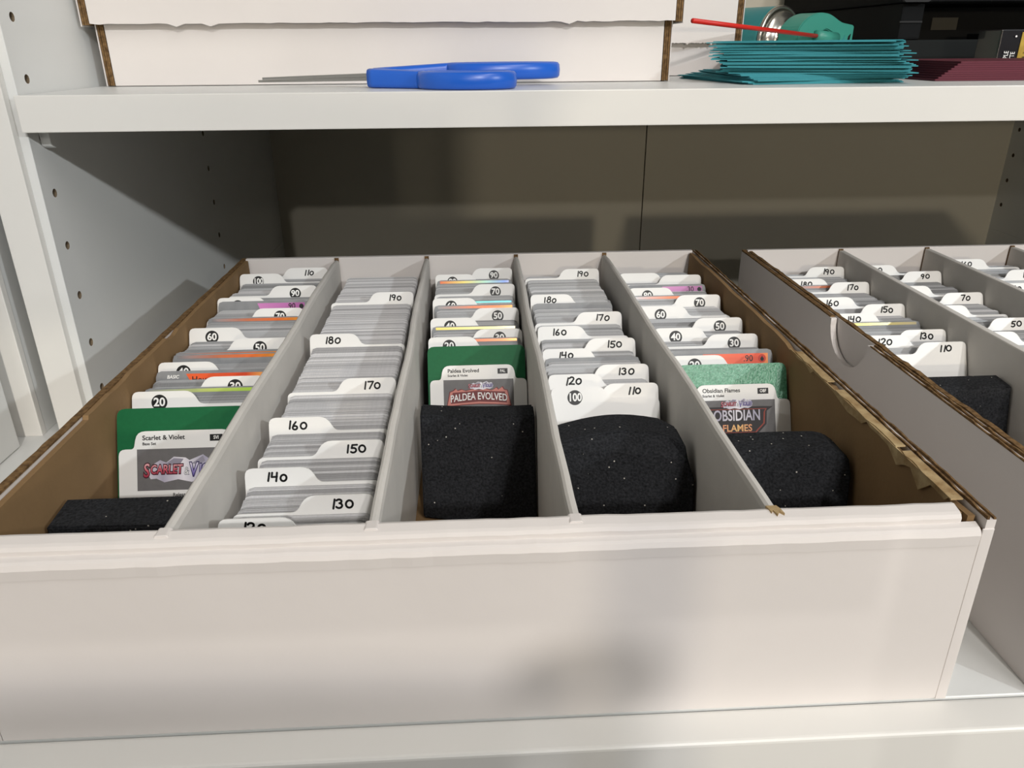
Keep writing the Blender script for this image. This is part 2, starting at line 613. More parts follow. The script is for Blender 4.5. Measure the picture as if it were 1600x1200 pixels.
def main_box():
    rnd = random.Random(3)
    t = thing('cardboard_card_box', (176, 180, ZS), 'open white five-row cardboard card box with brown inside walls', 'box')
    z0, zf = ZS + 0.1, -80.5
    obj('floor_panel', MB().box(-2, 352.5, -6, 373, z0, zf), M['kraft'], t)
    # left wall: white outer board, brown inner liner, raw edge
    obj('side_wall', MB().box(-3.6, -0.4, -8.6, 375.6, z0, -1.0), M['card_white'], t)
    b = MB()
    top = [(-4, -3.0), (95, -2.4), (96, -0.6)] + jag(100, 196, 9, -1.0, -0.1, rnd) + [(197, -2.2), (206, -2.4), (214, -0.8)] + jag(218, 368, 12, -1.2, -0.4, rnd)
    wall_yz(b, 0.0, 2.6, -4, 370.6, zf, top)
    obj('inner_liner', b, M['kraft'], t)
    b = MB()
    wall_yz(b, -3.5, -0.1, -8.4, 375.4, -1.0, jag(-8.4, 375.4, 9, -0.5, 0.1, rnd))
    obj('raw_edge', b, M['kraft_edge'], t)
    # right wall
    obj('side_wall', MB().box(352.2, 355.6, -8.6, 375.6, z0, -1.0), M['card_white'], t)
    b = MB()
    top = jag(-4, 160, 7, -3.2, -1.2, rnd) + jag(166, 368, 12, -1.6, -0.6, rnd)
    wall_yz(b, 348.4, 351.0, -4, 370.6, zf, top)
    obj('inner_liner', b, M['kraft'], t)
    b = MB()
    wall_yz(b, 352.3, 353.2, -8.4, 375.4, -1.0, jag(-8.4, 375.4, 5, -0.6, 0.5, rnd))
    wall_yz(b, 354.7, 355.5, -8.4, 375.4, -1.0, jag(-8.4, 375.4, 5, -0.4, 0.5, rnd))
    obj('raw_edge', b, M['kraft_edge'], t)
    # torn paper hanging from the right rim
    b = MB()
    pts = [(6, -0.6)]
    y = 8
    while y < 155:
        pts.append((y, -rnd.uniform(1.2, 3.6) - (5.5 if 18 < y < 48 else 0) * rnd.random() - (3 if 70 < y < 100 else 0) * rnd.random()))
        y += rnd.uniform(3, 9)
    pts += [(156, -0.7)]
    b.prism(pts, 346.9, 347.5, 'yz')
    o = obj('torn_paper', b, M['torn'], t)
    b = MB()
    for y0, y1 in ((4, 40), (44, 100), (110, 150)):
        pts = [(347.4 + rnd.uniform(-.8, .3), yy) for yy in [y0 + (y1 - y0) * k / 9 for k in range(10)]]
        b.prism(pts + [(351.2, y1), (351.2, y0)], -0.7, -0.2, 'xy')
    obj('torn_paper', b, M['torn'], t)
    # back wall
    obj('end_wall', MB().box(-0.2, 351.8, 371.0, 375.5, z0, 0.0, 0.7), M['card_white'], t)
    # front wall, rolled over in two steps
    obj('end_wall', MB().box(-0.2, 351.9, -8.8, -4.6, z0, -6.5, 0.4, 1), M['card_white'], t)
    obj('inner_end_wall', MB().box(3, 348, -1.2, 1.6, zf, -2.5), M['kraft'], t)
    b = MB()
    n = 36
    prof = [(-9.3, -11.0), (-9.6, -7.0), (-8.8, -5.3), (-7.6, -4.6), (-4.9, -4.0), (-4.6, -6.5), (-8.5, -11)]

    def sweep(b, prof, x0, x1, n, amp):
        rings = []
        for i in range(n + 1):
            x = x0 + (x1 - x0) * i / n
            dy, dz = rnd.uniform(-amp, amp), rnd.uniform(-amp, amp)
            rings.append([b.bm.verts.new((x, yy + dy, zz + dz)) for yy, zz in prof])
        fs = []
        m = len(prof)
        for i in range(n):
            for k in range(m):
                fs.append(b.bm.faces.new((rings[i][k], rings[i][(k + 1) % m], rings[i + 1][(k + 1) % m], rings[i + 1][k])))
        fs.append(b.bm.faces.new(rings[0][::-1]))
        fs.append(b.bm.faces.new(rings[-1]))
        bmesh.ops.recalc_face_normals(b.bm, faces=fs)
    sweep(b, prof, -0.5, 351.0, 50, 0.16)
    obj('outer_rim', b, M['card_white'], t, smooth=False)
    b = MB()
    sweep(b, [(-5.3, -6.0), (-5.4, -2.4), (-4.6, -1.1), (-3.4, -0.6), (0.4, 0.2), (1.8, -0.2), (2.2, -2.4), (1.8, -8), (-4.5, -8)], 0.5, 345.5, 50, 0.14)
    obj('inner_rim', b, M['card_white'], t)
    # corner flaps
    for x0, x1 in ((351.4, 355.6),):
        obj('corner_flap', MB().box(x0, x1 + 0.1, -9.0, -8.4, z0, -4.5, 0.2, 1), M['card_white'], t)
    obj('corner_core', MB().box(351.6, 354.6, -8.3, -4.0, -40, -5.2), M['kraft_edge'], t)
    # four dividers
    for k in range(1, 5):
        x = 70.15 * k
        b = MB()
        prof = [(-2.5, zf), (-2.4, -28), (-2.1, -3.0), (-1.6, -1.0), (-0.6, -0.2), (0.6, -0.2), (1.6, -1.0), (2.1, -3.0), (2.4, -28), (2.5, zf)]
        rings = []
        N = 24
        for i in range(N + 1):
            yy = 2.6 + (369.5 - 2.6) * i / N
            dx = 0.5 * math.sin(i * 0.55 + k) * math.sin(math.pi * i / N) + rnd.uniform(-.12, .12)
            dz = rnd.uniform(-.15, .1) - (1.6 if i == N else 0)
            rings.append([b.bm.verts.new((x + px + dx * (1 if pz > -40 else .2), yy, pz + (dz if pz > -10 else 0))) for px, pz in prof])
        fs = []
        m = len(prof)
        for i in range(N):
            for j in range(m):
                fs.append(b.bm.faces.new((rings[i][j], rings[i][(j + 1) % m], rings[i + 1][(j + 1) % m], rings[i + 1][j])))
        fs.append(b.bm.faces.new(rings[0][::-1]))
        fs.append(b.bm.faces.new(rings[-1]))
        bmesh.ops.recalc_face_normals(b.bm, faces=fs)
        d = obj('divider_wall', b, M['card_grey'], t)
        # folded tab where the divider meets the front rim
        if k < 4:
            b = MB().prism(rpoly([(x - 2.8, -0.9, 0), (x - 2.2, 0.35, .8), (x + 2.0, 0.45, .8), (x + 2.6, -0.9, 0)]), -2.6, 2.4, 'xz', 0.2)
        else:
            b = MB().prism([(x - 2.4, 2.5), (x - 1.6, -1.5), (x - .8, -.4), (x, -3.0), (x + 1.2, -1.2), (x + 2.6, -2.6), (x + 2.2, .4), (x + 1.4, 2.5)], -0.3, 0.7, 'xy')
        obj('divider_tab', b, M['card_white'] if k < 4 else M['torn'], d)
        # dark slot end at the back wall
        obj('slot_end', MB().box(x - 1.6, x + 1.6, 369.6, 370.9, -30, -0.2), M['kraft_edge'], d)
    return t


main_box()


def second_box():
    rnd = random.Random(5)
    t = thing('cardboard_card_box', (570, 180, ZS), 'open white cardboard card box with a round thumb notch in its side', 'box')
    z0, zf = ZS + 0.1, -80.5
    x0, yb, yf = 391.0, 366.0, -10.0
    x1 = x0 + 8 + 70.6 * 5 + 4
    obj('floor_panel', MB().box(x0 + 4, x1 - 3, yf + 4, yb - 1, z0, zf), M['kraft'], t)
    # outer board with the notch
    notch = [(181 + 23 * math.cos(math.radians(a)), -0.9 + 20.5 * math.sin(math.radians(a))) for a in range(180, 361, 12)]
    pts = [(yf, z0), (yb + 4, z0), (yb + 4, -1.0)] + notch[::-1] + [(yf, -1.0)]
    obj('side_wall', MB().prism(pts, x0, x0 + 3.4, 'yz'), M['card_white'], t)
    b = MB()
    wall_yz(b, x0 + 0.1, x0 + 0.9, yf, 156, -1.0, jag(yf, 156, 5, -0.5, 0.5, rnd))
    wall_yz(b, x0 + 2.4, x0 + 3.3, yf, 156, -1.0, jag(yf, 156, 5, -0.5, 0.5, rnd))
    wall_yz(b, x0 + 0.2, x0 + 3.3, 206, yb + 4, -1.0, jag(206, yb + 4, 8, -0.3, 0.3, rnd))
    obj('raw_edge', b, M['kraft_edge'], t)
    obj('inner_side_wall', MB().box(x0 + 4.2, x0 + 7.6, yf + 3, yb - 0.2, zf, -0.8), M['card_white'], t)
    b = MB()
    wall_yz(b, x0 + 4.6, x0 + 7.2, yf + 3, yb - .3, -0.8, jag(yf + 3, yb - .3, 6, -0.5, 0.5, rnd))
    obj('raw_edge', b, M['kraft_edge'], t)
    obj('side_wall', MB().box(x1 - 4, x1, yf, yb + 4, z0, 0), M['card_white'], t)
    obj('end_wall', MB().box(x0 + 3.6, x1 - 4.2, yb, yb + 4, z0, 0.5, 0.6), M['card_white'], t)
    obj('end_wall', MB().box(x0 + 3.6, x1 - 4.2, yf, yf + 6, z0, -1, 0.6), M['card_white'], t)
    for k in range(1, 5):
        x = 399.5 + 70.4 * k
        d = obj('divider_wall', MB().box(x - 2.1, x + 2.1, yf + 6.5, yb - 1.6, zf, -0.4, 0.9), M['card_grey'], t)
        obj('slot_end', MB().box(x - 1.6, x + 1.6, yb - 1.5, yb - 0.1, -30, 0.3), M['kraft_edge'], d)
    return t


second_box()

# ------------------------------------------------------------ tab dividers
ZB = -80.3
TH = 0.8


def plate_shape(wd, ht, side, tabh=6.8):
    hs = ht - tabh
    c = wd * 0.47
    if side == 'L':
        pts = [(0, 0, 1), (wd, 0, 1), (wd, hs, 3.2), (c + 4.5, hs, 2.4), (c + 0.5, ht, 4.2), (0, ht, 3.4)]
    elif side == 'R':
        pts = [(0, 0, 1), (wd, 0, 1), (wd, ht, 3.4), (wd - c - 0.5, ht, 4.2), (wd - c - 4.5, hs, 2.4), (0, hs, 3.2)]
    elif side == 'N':
        pts = [(0, 0, 1), (wd, 0, 1), (wd, ht, 4.2), (0, ht, 4.2)]
    else:                       # centre tab from a to b
        a, b_ = side
        pts = [(0, 0, 1), (wd, 0, 1), (wd, hs, 3.2), (b_ + 1.5, hs, 1.5), (b_, ht, 4.0), (a, ht, 4.0), (a - 1.5, hs, 1.5), (0, hs, 3.2)]
    return rpoly(pts)


def lean_place(o, x0, ytop, ztop, theta):
    ht = (ztop - ZB) / math.cos(theta)
    yb = ytop - ht * math.sin(theta)
    o.location = P(x0, yb, ZB)
    o.rotation_euler = (-theta, 0, 0)
    return ht


_disc = [(3.95 * math.cos(a * math.pi / 14), 3.95 * math.sin(a * math.pi / 14)) for a in range(28)]
_numcache = {}


def tab_divider(x0, wd, ytop, ztop, theta, side, num, style, label, group):
    ht = (ztop - ZB) / math.cos(theta)
    pts = plate_shape(wd, ht, side)
    me = MB().prism(pts, -TH / 2, TH / 2, 'xz').mesh('tab_divider', M['plastic_card'])
    o = link('tab_divider', me)
    lean_place(o, x0, ytop, ztop, theta)
    tag(o, label, 'divider', group)
    if num:
        c = wd * 0.47
        cx = c * 0.5 if side == 'L' else wd - c * 0.48
        if style == 'disc':
            d = put('number_disc', flat(_disc, M['print_black'], 'number_disc'), o, cx - 1.0, ht - 5.6, TH / 2 + 0.08)
            if num not in _numcache:
                _numcache[num] = text_mesh(num, 5.9, M['print_white'], 0.17, sx=0.82 if len(num) == 3 else 0.98)
            put('number', _numcache[num], d, 0, 0, 0.07)
        else:
            put('number', hand_number(num, 4.2, M['ink'], random.Random(int(num) * 7 + int(x0))), o, cx + 0.3, ht - 3.8, TH / 2 + 0.1)
    return o


ROWTXT = {
    1: 'in the row behind the low flat foam', 2: 'in the densely packed row without foam',
    3: 'in the row behind the tall flat foam', 4: 'in the row behind the arched foam',
    5: 'in the row beside the torn cardboard edge', 6: 'in the row beside the thumb notch',
    7: 'one row over from the notched wall', 8: 'two rows over from the notched wall'}
ROWS = {
    # row: x0, width, lean, list of (number, side, style, ytop, ztop) from back to front
    1: (3.6, 62.0, 25, [('110', 'R', 'hand', 353.7, -3.1), ('100', 'L', 'disc', 339.9, -3.4), ('90', 'R', 'disc', 308.4, -3.8), ('80', 'L', 'disc', 283.9, -4.4), ('70', 'R', 'disc', 260.3, -4.8), ('60', 'L', 'disc', 226.3, -5.6), ('50', 'R', 'disc', 207.2, -6.1), ('40', 'L', 'disc', 174.7, -7.1), ('30', 'R', 'disc', 154.2, -7.6), ('20', 'L', 'disc', 138.4, -8.3)]),
    2: (77.5, 57.0, 21, [('190', 'R', 'hand', 295.6, -6.2), ('180', 'L', 'hand', 217.3, -8.1), ('170', 'R', 'hand', 153.0, -10.1), ('160', 'L', 'hand', 111.3, -11.9), ('150', 'R', 'hand', 88.1, -13.0), ('140', 'L', 'hand', 67.0, -14.2), ('130', 'R', 'hand', 45.8, -15.5), ('120', 'L', 'hand', 28.6, -14.2)]),
    3: (148.0, 58.5, 25, [('90', 'R', 'disc', 353.4, -6.3), ('80', 'L', 'disc', 340.2, -7.0), ('70', 'R', 'disc', 316.2, -8.1), ('60', 'L', 'disc', 289.3, -9.7), ('50', 'R', 'disc', 269.0, -10.8), ('40', 'L', 'disc', 253.5, -12.0), ('30', 'R', 'disc', 233.4, -13.2), ('20', 'L', 'disc', 223.2, -14.1)]),
    4: (216.2, 57.5, 25, [('190', 'R', 'hand', 353.1, -8.2), ('180', 'L', 'hand', 293.0, -9.7), ('170', 'R', 'hand', 255.3, -10.7), ('160', 'L', 'hand', 231.1, -11.5), ('150', 'R', 'hand', 209.4, -12.2), ('140', 'L', 'hand', 195.0, -12.8), ('130', 'R', 'hand', 171.2, -13.7), ('120', 'L', 'hand', 160.1, -14.3), ('110', 'R', 'hand', 147.0, -14.7), ('100', 'L', 'disc', 144.6, -15)]),
    5: (286.5, 60.0, 25, [('', 'L', '', 334.0, -7.3), ('', 'R', '', 327.2, -7.3), ('80', 'L', 'disc', 296.9, -7.7), ('70', 'R', 'disc', 278.7, -7.9), ('60', 'L', 'disc', 256.3, -8.3), ('50', 'R', 'disc', 231.8, -8.6), ('40', 'L', 'disc', 215.4, -8.9), ('30', 'R', 'disc', 203.1, -9.1), ('20', 'L', 'disc', 171.8, -9.8)]),
    6: (410.6, 56.5, 24, [('190', 'R', 'hand', 350.7, -10.0), ('180', 'L', 'hand', 319.7, -10.4), ('170', 'R', 'hand', 309.3, -10.4), ('160', 'L', 'hand', 275.1, -10.8), ('150', 'R', 'hand', 258.8, -11.0), ('140', 'L', 'hand', 241.8, -11.3), ('130', 'R', 'hand', 209.5, -11.7), ('120', 'L', 'hand', 201.3, -11.8), ('110', 'R', 'hand', 188.6, -12)]),
    7: (480.0, 57.0, 24, [('100', 'L', 'hand', 352.0, -10), ('90', 'R', 'hand', 336.0, -11.0), ('80', 'L', 'hand', 301.4, -12.0), ('70', 'R', 'hand', 283.2, -12.0), ('60', 'L', 'hand', 255.6, -12.0), ('50', 'R', 'hand', 228.1, -12.0), ('40', 'L', 'hand', 203.3, -12)]),
    8: (550.5, 57.0, 24, [('160', 'L', 'hand', 350.0, -6), ('150', 'R', 'hand', 321.0, -7.0), ('140', 'L', 'hand', 290.0, -8.0), ('130', 'R', 'hand', 262.0, -9.0)]),
}
STYLETXT = {'hand': 'with handwritten', 'disc': 'with a black disc numbered', '': ''}


def theta_of(row, y):
    _, _, deg, _ = ROWS[row]
    if row == 2:
        return math.radians(15.5 + (25 - 15.5) * min(1, max(0, (y - 27) / 200)))
    return math.radians(deg)


for r, (x0, wd, deg, lst) in ROWS.items():
    for num, side, st, yt, zt in lst:
        if num:
            lab = 'tab divider %s %s %s' % (STYLETXT[st], num, ROWTXT[r])
        else:
            lab = 'unmarked white tab divider %s, its tab on the %s' % (ROWTXT[r].replace('in the row ', ''), 'divider side' if side == 'L' else 'kraft wall side')
        tab_divider(x0, wd, yt, zt, theta_of(r, yt), side, num, st, lab, 'tab dividers')

# ------------------------------------------------------------------- cards


def card_mesh(wd, ht, th, m, name='trading_card'):
    return MB().prism(rpoly([(0, 0, 2), (wd, 0, 2), (wd, ht, 3), (0, ht, 3)], 2), -th / 2, th / 2, 'xz').mesh(name, m)


def base_of(y, z, th):
    """where a plate whose top edge is at (y, z) stands on the box floor"""
    return y - (z - ZB) * math.tan(th)


def lean_card(o, x, base, z, th, h0):
    """stands a card of height h0 on the floor at base, its top at z"""
    ht = (z - ZB) / math.cos(th)
    o.location = P(x, base, ZB)
    o.rotation_euler = (-th, 0, 0)
    o.scale = (1, 1, ht / h0)


slots = []          # (row, base, z, x, width, lean)
rc = random.Random(21)
END = {1: (119.2, -8.6), 3: (210.0, -15.2), 5: (159.2, -10.2), 7: (199.0, -12.5), 8: (250.0, -9.5)}
GAPD = 0.86         # card to divider plate, along the floor
GAPC = 0.70         # card to card
for r, (x0, wd, deg, lst) in ROWS.items():
    yr, zr = (364.5 if r < 6 else 361.0), lst[0][4] - 0.3
    edges = [(base_of(yr, zr, theta_of(r, yr)), zr, theta_of(r, yr))]
    edges += [(base_of(d[3], d[4], theta_of(r, d[3])), d[4], theta_of(r, d[3])) for d in lst]
    if r in END:
        ye, ze = END[r]
        edges.append((base_of(ye, ze, math.radians(deg)) + 0.12, ze, math.radians(deg)))
    for (ba, za, ta), (bb, zb, tb) in zip(edges[:-1], edges[1:]):
        room_ = ba - bb - 2 * GAPD
        pitch = 0.81 if r == 2 else 0.86
        n = int(room_ / pitch) + 1 if room_ >= 0 else 0
        run = 0.0
        xs = 0.0
        for i in range(n):
            base = ba - GAPD - i * pitch
            f = (ba - base) / (ba - bb)
            zt = za + (zb - za) * f
            th = ta + (tb - ta) * f
            if r == 2:
                z = zt - 7.0 + rc.uniform(-.55, .35)
                xs += rc.uniform(-.25, .25) - xs * .1
            else:
                if rc.random() < .16:
                    run = rc.uniform(-2.0, 1.5)
                    xs = rc.uniform(-1.2, 1.6)
                z = zt - 6.9 + run + rc.uniform(-.35, .35)
                if i < 3:
                    z = min(z, zt - 7.2)
            if rc.random() < .05:
                continue
            slots.append((r, base, z, x0 + 1.2 + xs, wd - 2.4, th))

# special cards whose printed face shows: (row, ytop, rise above the stack, kind)
SPECIAL = {
    1: [(281.5, 4.2, 'pink90'), (257.0, 1.4, 'orange'), (205.0, 0.4, 'none'), (196.5, 2.6, 'orange'), (193.0, 2.6, 'orange'), (167.5, 3.8, 'houn'), (150.0, 2.0, 'lime')],
    3: [(337.0, 3.4, 'rainbow'), (297.0, 2.6, 'cyan'), (285.5, 3.0, 'orange'), (249.5, 2.6, 'yellow'), (229.8, 2.6, 'orange')],
    5: [(311.0, 4.0, 'pink30'), (292.0, 1.8, 'orange'), (176.5, 7.2, 'fire90')],
    4: [(285.0, 2.0, 'none'), (190.5, 2.0, 'none')],
    6: [(316.5, 2.2, 'orange'), (236.0, 2.0, 'yellow')],
}
slots.sort(key=lambda s: (s[1] + 60 * math.tan(s[5])) * (0.8 if s[0] == 2 else 1.0) + (60 if s[0] > 5 else 0))


def z_at(r, y):
    return min(((d[3], d[4]) for d in ROWS[r][3]), key=lambda t: abs(t[0] - y))[1]


# a printed card keeps clear of the dividers, and plain cards keep clear of it
PRINTED = []
for r, v in SPECIAL.items():
    for y, rise, kind in v:
        th = theta_of(r, y)
        z = z_at(r, y) - (6.9 if r == 3 else 6.0) + rise
        base = base_of(y, z, th)
        for d in ROWS[r][3]:
            bd = base_of(d[3], d[4], theta_of(r, d[3]))
            if abs(base - bd) < GAPD:
                base = bd - GAPD if y < d[3] else bd + GAPD
        PRINTED.append((r, base, z, th, kind, y))
slots = [s for s in slots if not any(p[0] == s[0] and abs(s[1] - p[1]) < GAPC for p in PRINTED)]
NSP = sum(len(v) for v in SPECIAL.values())
single, rest = slots[:300 - NSP], slots[300 - NSP:]
BASEH = 72.0
_cm = {}
def card_label(r, base):
    at = [(d, base_of(d[3], d[4], theta_of(r, d[3]))) for d in ROWS[r][3] if d[0]]
    behind = [d for d, bd in at if bd > base]
    front = [d for d, bd in at if bd < base]
    if behind and front:
        where = 'between dividers %s and %s' % (behind[-1][0], front[0][0])
    elif front:
        where = 'behind divider %s' % front[0][0]
    else:
        where = 'in front of divider %s' % behind[-1][0]
    return '%s trading card %s %s' % ('white-edged' if r == 2 else 'sleeved', where, ROWTXT[r])


def card_m(r, i):
    return M['card_edge'] if (r == 2 or i % 5 == 0) else M['sleeve']


for i, (r, base, z, x, wd, th) in enumerate(single):
    key = (r, card_m(r, i).name)
    if key not in _cm:
        _cm[key] = card_mesh(wd, BASEH, 0.62, card_m(r, i))
    o = link('trading_card', _cm[key])
    lean_card(o, x, base, z, th, BASEH)
    tag(o, card_label(r, base), 'trading card', 'trading cards in row %s' % ROWTXT[r].replace('in the row ', '').replace('in the ', ''))
# the many other cards: one object nobody could count
b = MB()
for i, (r, yb, z, x, wd, th) in enumerate(rest):
    ht = (z - ZB) / math.cos(th)
    pts = rpoly([(0, 0, 0), (wd, 0, 0), (wd, ht, 3), (0, ht, 3)], 2)
    A, B = [], []
    for u, v in pts:
        for L, wv in ((A, .31), (B, -.31)):
            L.append(b.bm.verts.new((x + u, yb + v * math.sin(th) - wv * math.cos(th), ZB + v * math.cos(th) + wv * math.sin(th))))
    fs = [b.bm.faces.new(A), b.bm.faces.new(B[::-1])]
    n = len(pts)
    for k in range(n):
        fs.append(b.bm.faces.new((A[k], B[k], B[(k + 1) % n], A[(k + 1) % n])))
    for f in fs:
        f.material_index = 0 if (r == 2 or i % 5 == 0) else 1
bmesh.ops.recalc_face_normals(b.bm, faces=b.bm.faces[:])
rest_o = obj('packed_trading_cards', b, [M['card_edge'], M['sleeve']])
tag(rest_o, 'rows of pale card edges packed towards the back of both card boxes', 'trading cards', None, 'stuff')

# card faces: real print, and foil glints painted as fixed gradients
G = {
    'orange': grad_mat('orange_painted_glint', [(0, (150, 150, 152)), (.4, (206, 120, 84)), (.7, (240, 120, 60)), (1, (250, 170, 60))], 0, .25, 0.2, 0, .06),
    'lime': grad_mat('lime_painted_glint', [(0, (170, 172, 168)), (.5, (200, 214, 120)), (1, (190, 240, 80))], 0, .25, 0.2, 0, .06),
    'yellow': grad_mat('yellow_painted_glint', [(0, (240, 220, 120)), (.6, (230, 214, 150)), (1, (200, 190, 170))], 0, .25, 0.2, 0, .06),
    'cyan': grad_mat('cyan_painted_glint', [(0, (180, 182, 184)), (.45, (120, 214, 206)), (.8, (100, 200, 214)), (1, (90, 130, 214))], 0, .25, 0.2, 0, .06),
    'rainbow': grad_mat('rainbow_painted_glint', [(0, (232, 120, 80)), (.3, (232, 214, 120)), (.55, (170, 214, 190)), (.8, (120, 150, 214)), (1, (210, 190, 200))], 0, .25, 0.2, 0, .06),
    'pink': grad_mat('pink_print', [(0, (210, 130, 190)), (.55, (172, 92, 160)), (.7, (232, 190, 214)), (1, (236, 200, 216))], 0, .35, 0.0, 0, .06),
    'fire': grad_mat('orange_print', [(0, (232, 96, 46)), (.5, (226, 74, 34)), (.62, (246, 160, 80)), (1, (248, 172, 88))], 0, .35, 0.0, 0, .06),
}
M['fire_symbol'] = mat('red_fire_symbol', (196, 52, 30), rough=0.4)
SPLAB = {'pink90': 'trading card with a pink printed band reading 90', 'pink30': 'trading card with a pink printed band reading 30',
         'fire90': 'trading card with an orange band reading 90 beside a flame symbol', 'houn': 'silver-bordered trading card with an orange name band',
         'orange': 'foil trading card with an orange glint painted on top', 'lime': 'foil trading card with a lime glint painted on top',
         'yellow': 'foil trading card with a yellow glint painted on top', 'cyan': 'foil trading card with a cyan glint painted on top',
         'rainbow': 'foil trading card with a rainbow glint painted on top', 'none': 'sleeved trading card standing taller than its neighbours'}


def printed_cards():
    for r, base, z, th, kind, y in PRINTED:
        x0, wd0 = ROWS[r][0] + 1.0, ROWS[r][1] - 2.0
        o = link('trading_card', card_mesh(wd0, BASEH, 0.62, M['silver']))
        lean_card(o, x0, base, z, th, BASEH)
        tag(o, (SPLAB[kind] + ' ' + ROWTXT[r].replace('in the row ', '')).replace('an orange band reading 90 beside a flame symbol', 'an orange flame-marked band reading 90'), 'trading card', 'printed trading cards')
        H = BASEH

        def band(u0, u1, v0, v1, m, slant=2.0):
            return put('print_or_glint_band', flat([(0, 0), (u1 - u0, 0), (u1 - u0, v1 - v0), (-slant if u0 > 12 else 0, v1 - v0)], m, 'print_or_glint_band'), o, u0, H + v0, .38)
        if kind in ('pink90', 'pink30'):
            band(28, wd0 - 2.5, -5.6, -1.4, G['pink'])
            put('lettering', text_mesh('.%s' % kind[-2:], 4.8, M['print_black'], .06), o, wd0 - 11.5, H - 3.6, .46)
            put('symbol', flat([(1.5 * math.cos(a * math.pi / 8), 1.5 * math.sin(a * math.pi / 8)) for a in range(16)], M['ink'], 'symbol'), o, wd0 - 4.6, H - 3.6, .46)
        elif kind == 'fire90':
            band(20, wd0 - 2.6, -8.5, -2.2, G['fire'])
            put('lettering', text_mesh('leon', 4.6, M['print_black'], .05), o, 27, H - 6.4, .46)
            put('lettering', text_mesh('.90', 4.6, M['print_black'], .04), o, wd0 - 14.0, H - 4.9, .46)
            d = put('symbol', flat([(2.2 * math.cos(a * math.pi / 10), 2.2 * math.sin(a * math.pi / 10)) for a in range(20)], M['fire_symbol'], 'symbol'), o, wd0 - 6.0, H - 4.9, .46)
            put('flame', flat([(-.9, -1.0), (0, -1.5), (.9, -1.0), (1.0, 0), (.4, .6), (.2, 1.5), (-.4, .6), (-1.0, 0)], M['ink'], 'flame'), d, 0, 0, .05)
        elif kind == 'houn':
            band(18, wd0 - 3, -5.0, -1.5, G['fire'])
            put('lettering', text_mesh('Houn', 4.4, M['print_black'], .05), o, 24, H - 4.6, .46)
            put('lettering', text_mesh('BASIC', 2.4, M['print_white'], .05, shear=.2), o, 9, H - 3.0, .46)
        elif kind != 'none':
            band(2.5, wd0 - 2.5, -2.4, -0.7, G[kind], 0)  # foil glint laid on as a coloured band


printed_cards()

# -------------------------------------------- set cards and green marker cards
M['logo_silver'] = grad_mat('logo_silver', [(0, (236, 232, 238)), (.25, (178, 172, 190)), (.5, (240, 236, 242)), (.75, (170, 166, 186)), (1, (232, 228, 236))], 0, .4, 0, -.02, .02)
M['logo_facet'] = mat('logo_facet_grey', (150, 146, 160), rough=.5)
M['logo_dark'] = grad_mat('logo_outline', [(0, (84, 14, 34)), (.5, (70, 24, 60)), (1, (48, 36, 92))], 0, .5, 0, -.02, .02)
M['logo_scarlet'] = grad_mat('logo_scarlet', [(0, (196, 66, 84)), (.45, (208, 110, 128)), (.55, (170, 140, 190)), (1, (120, 104, 176))], 0, .4, 0, -.02, .02)
M['logo_red'] = grad_mat('logo_red', [(0, (150, 34, 60)), (.5, (214, 96, 112)), (1, (236, 176, 180))], 2, .4, 0, -.003, .003)
M['logo_violet'] = grad_mat('logo_violet', [(0, (70, 56, 136)), (.5, (150, 138, 196)), (1, (226, 220, 240))], 2, .4, 0, -.003, .003)
M['logo_dkred'] = mat('logo_dark_red', (66, 12, 30), rough=.5)
M['logo_dkviolet'] = mat('logo_dark_violet', (38, 28, 80), rough=.5)
M['logo_maroon'] = mat('logo_maroon', (112, 40, 40), rough=.5)
M['logo_rose'] = mat('logo_rose', (206, 128, 116), rough=.5)
M['logo_blackish'] = mat('logo_charcoal', (40, 34, 36), rough=.5)
M['logo_orange'] = grad_mat('logo_orange', [(0, (226, 120, 96)), (.5, (246, 196, 120)), (1, (226, 128, 96))], 0, .4, 0, -.012, .012)
M['logo_rust'] = mat('logo_rust', (150, 62, 48), rough=.5)


def crystal(scale):
    return [(x * scale, z * scale) for x, z in ((-19, -1), (-15, 3.5), (-12, 5.2), (-9, 3.8), (-5, 6.8), (1, 6.2), (3, 4.8), (10, 7.6), (14, 4.6), (18, 6), (21, 2), (20, -3), (15, -5.5), (10, -4.6), (4, -6.6), (-3, -5), (-10, -6.4), (-14, -4.4), (-17, -4.6))]


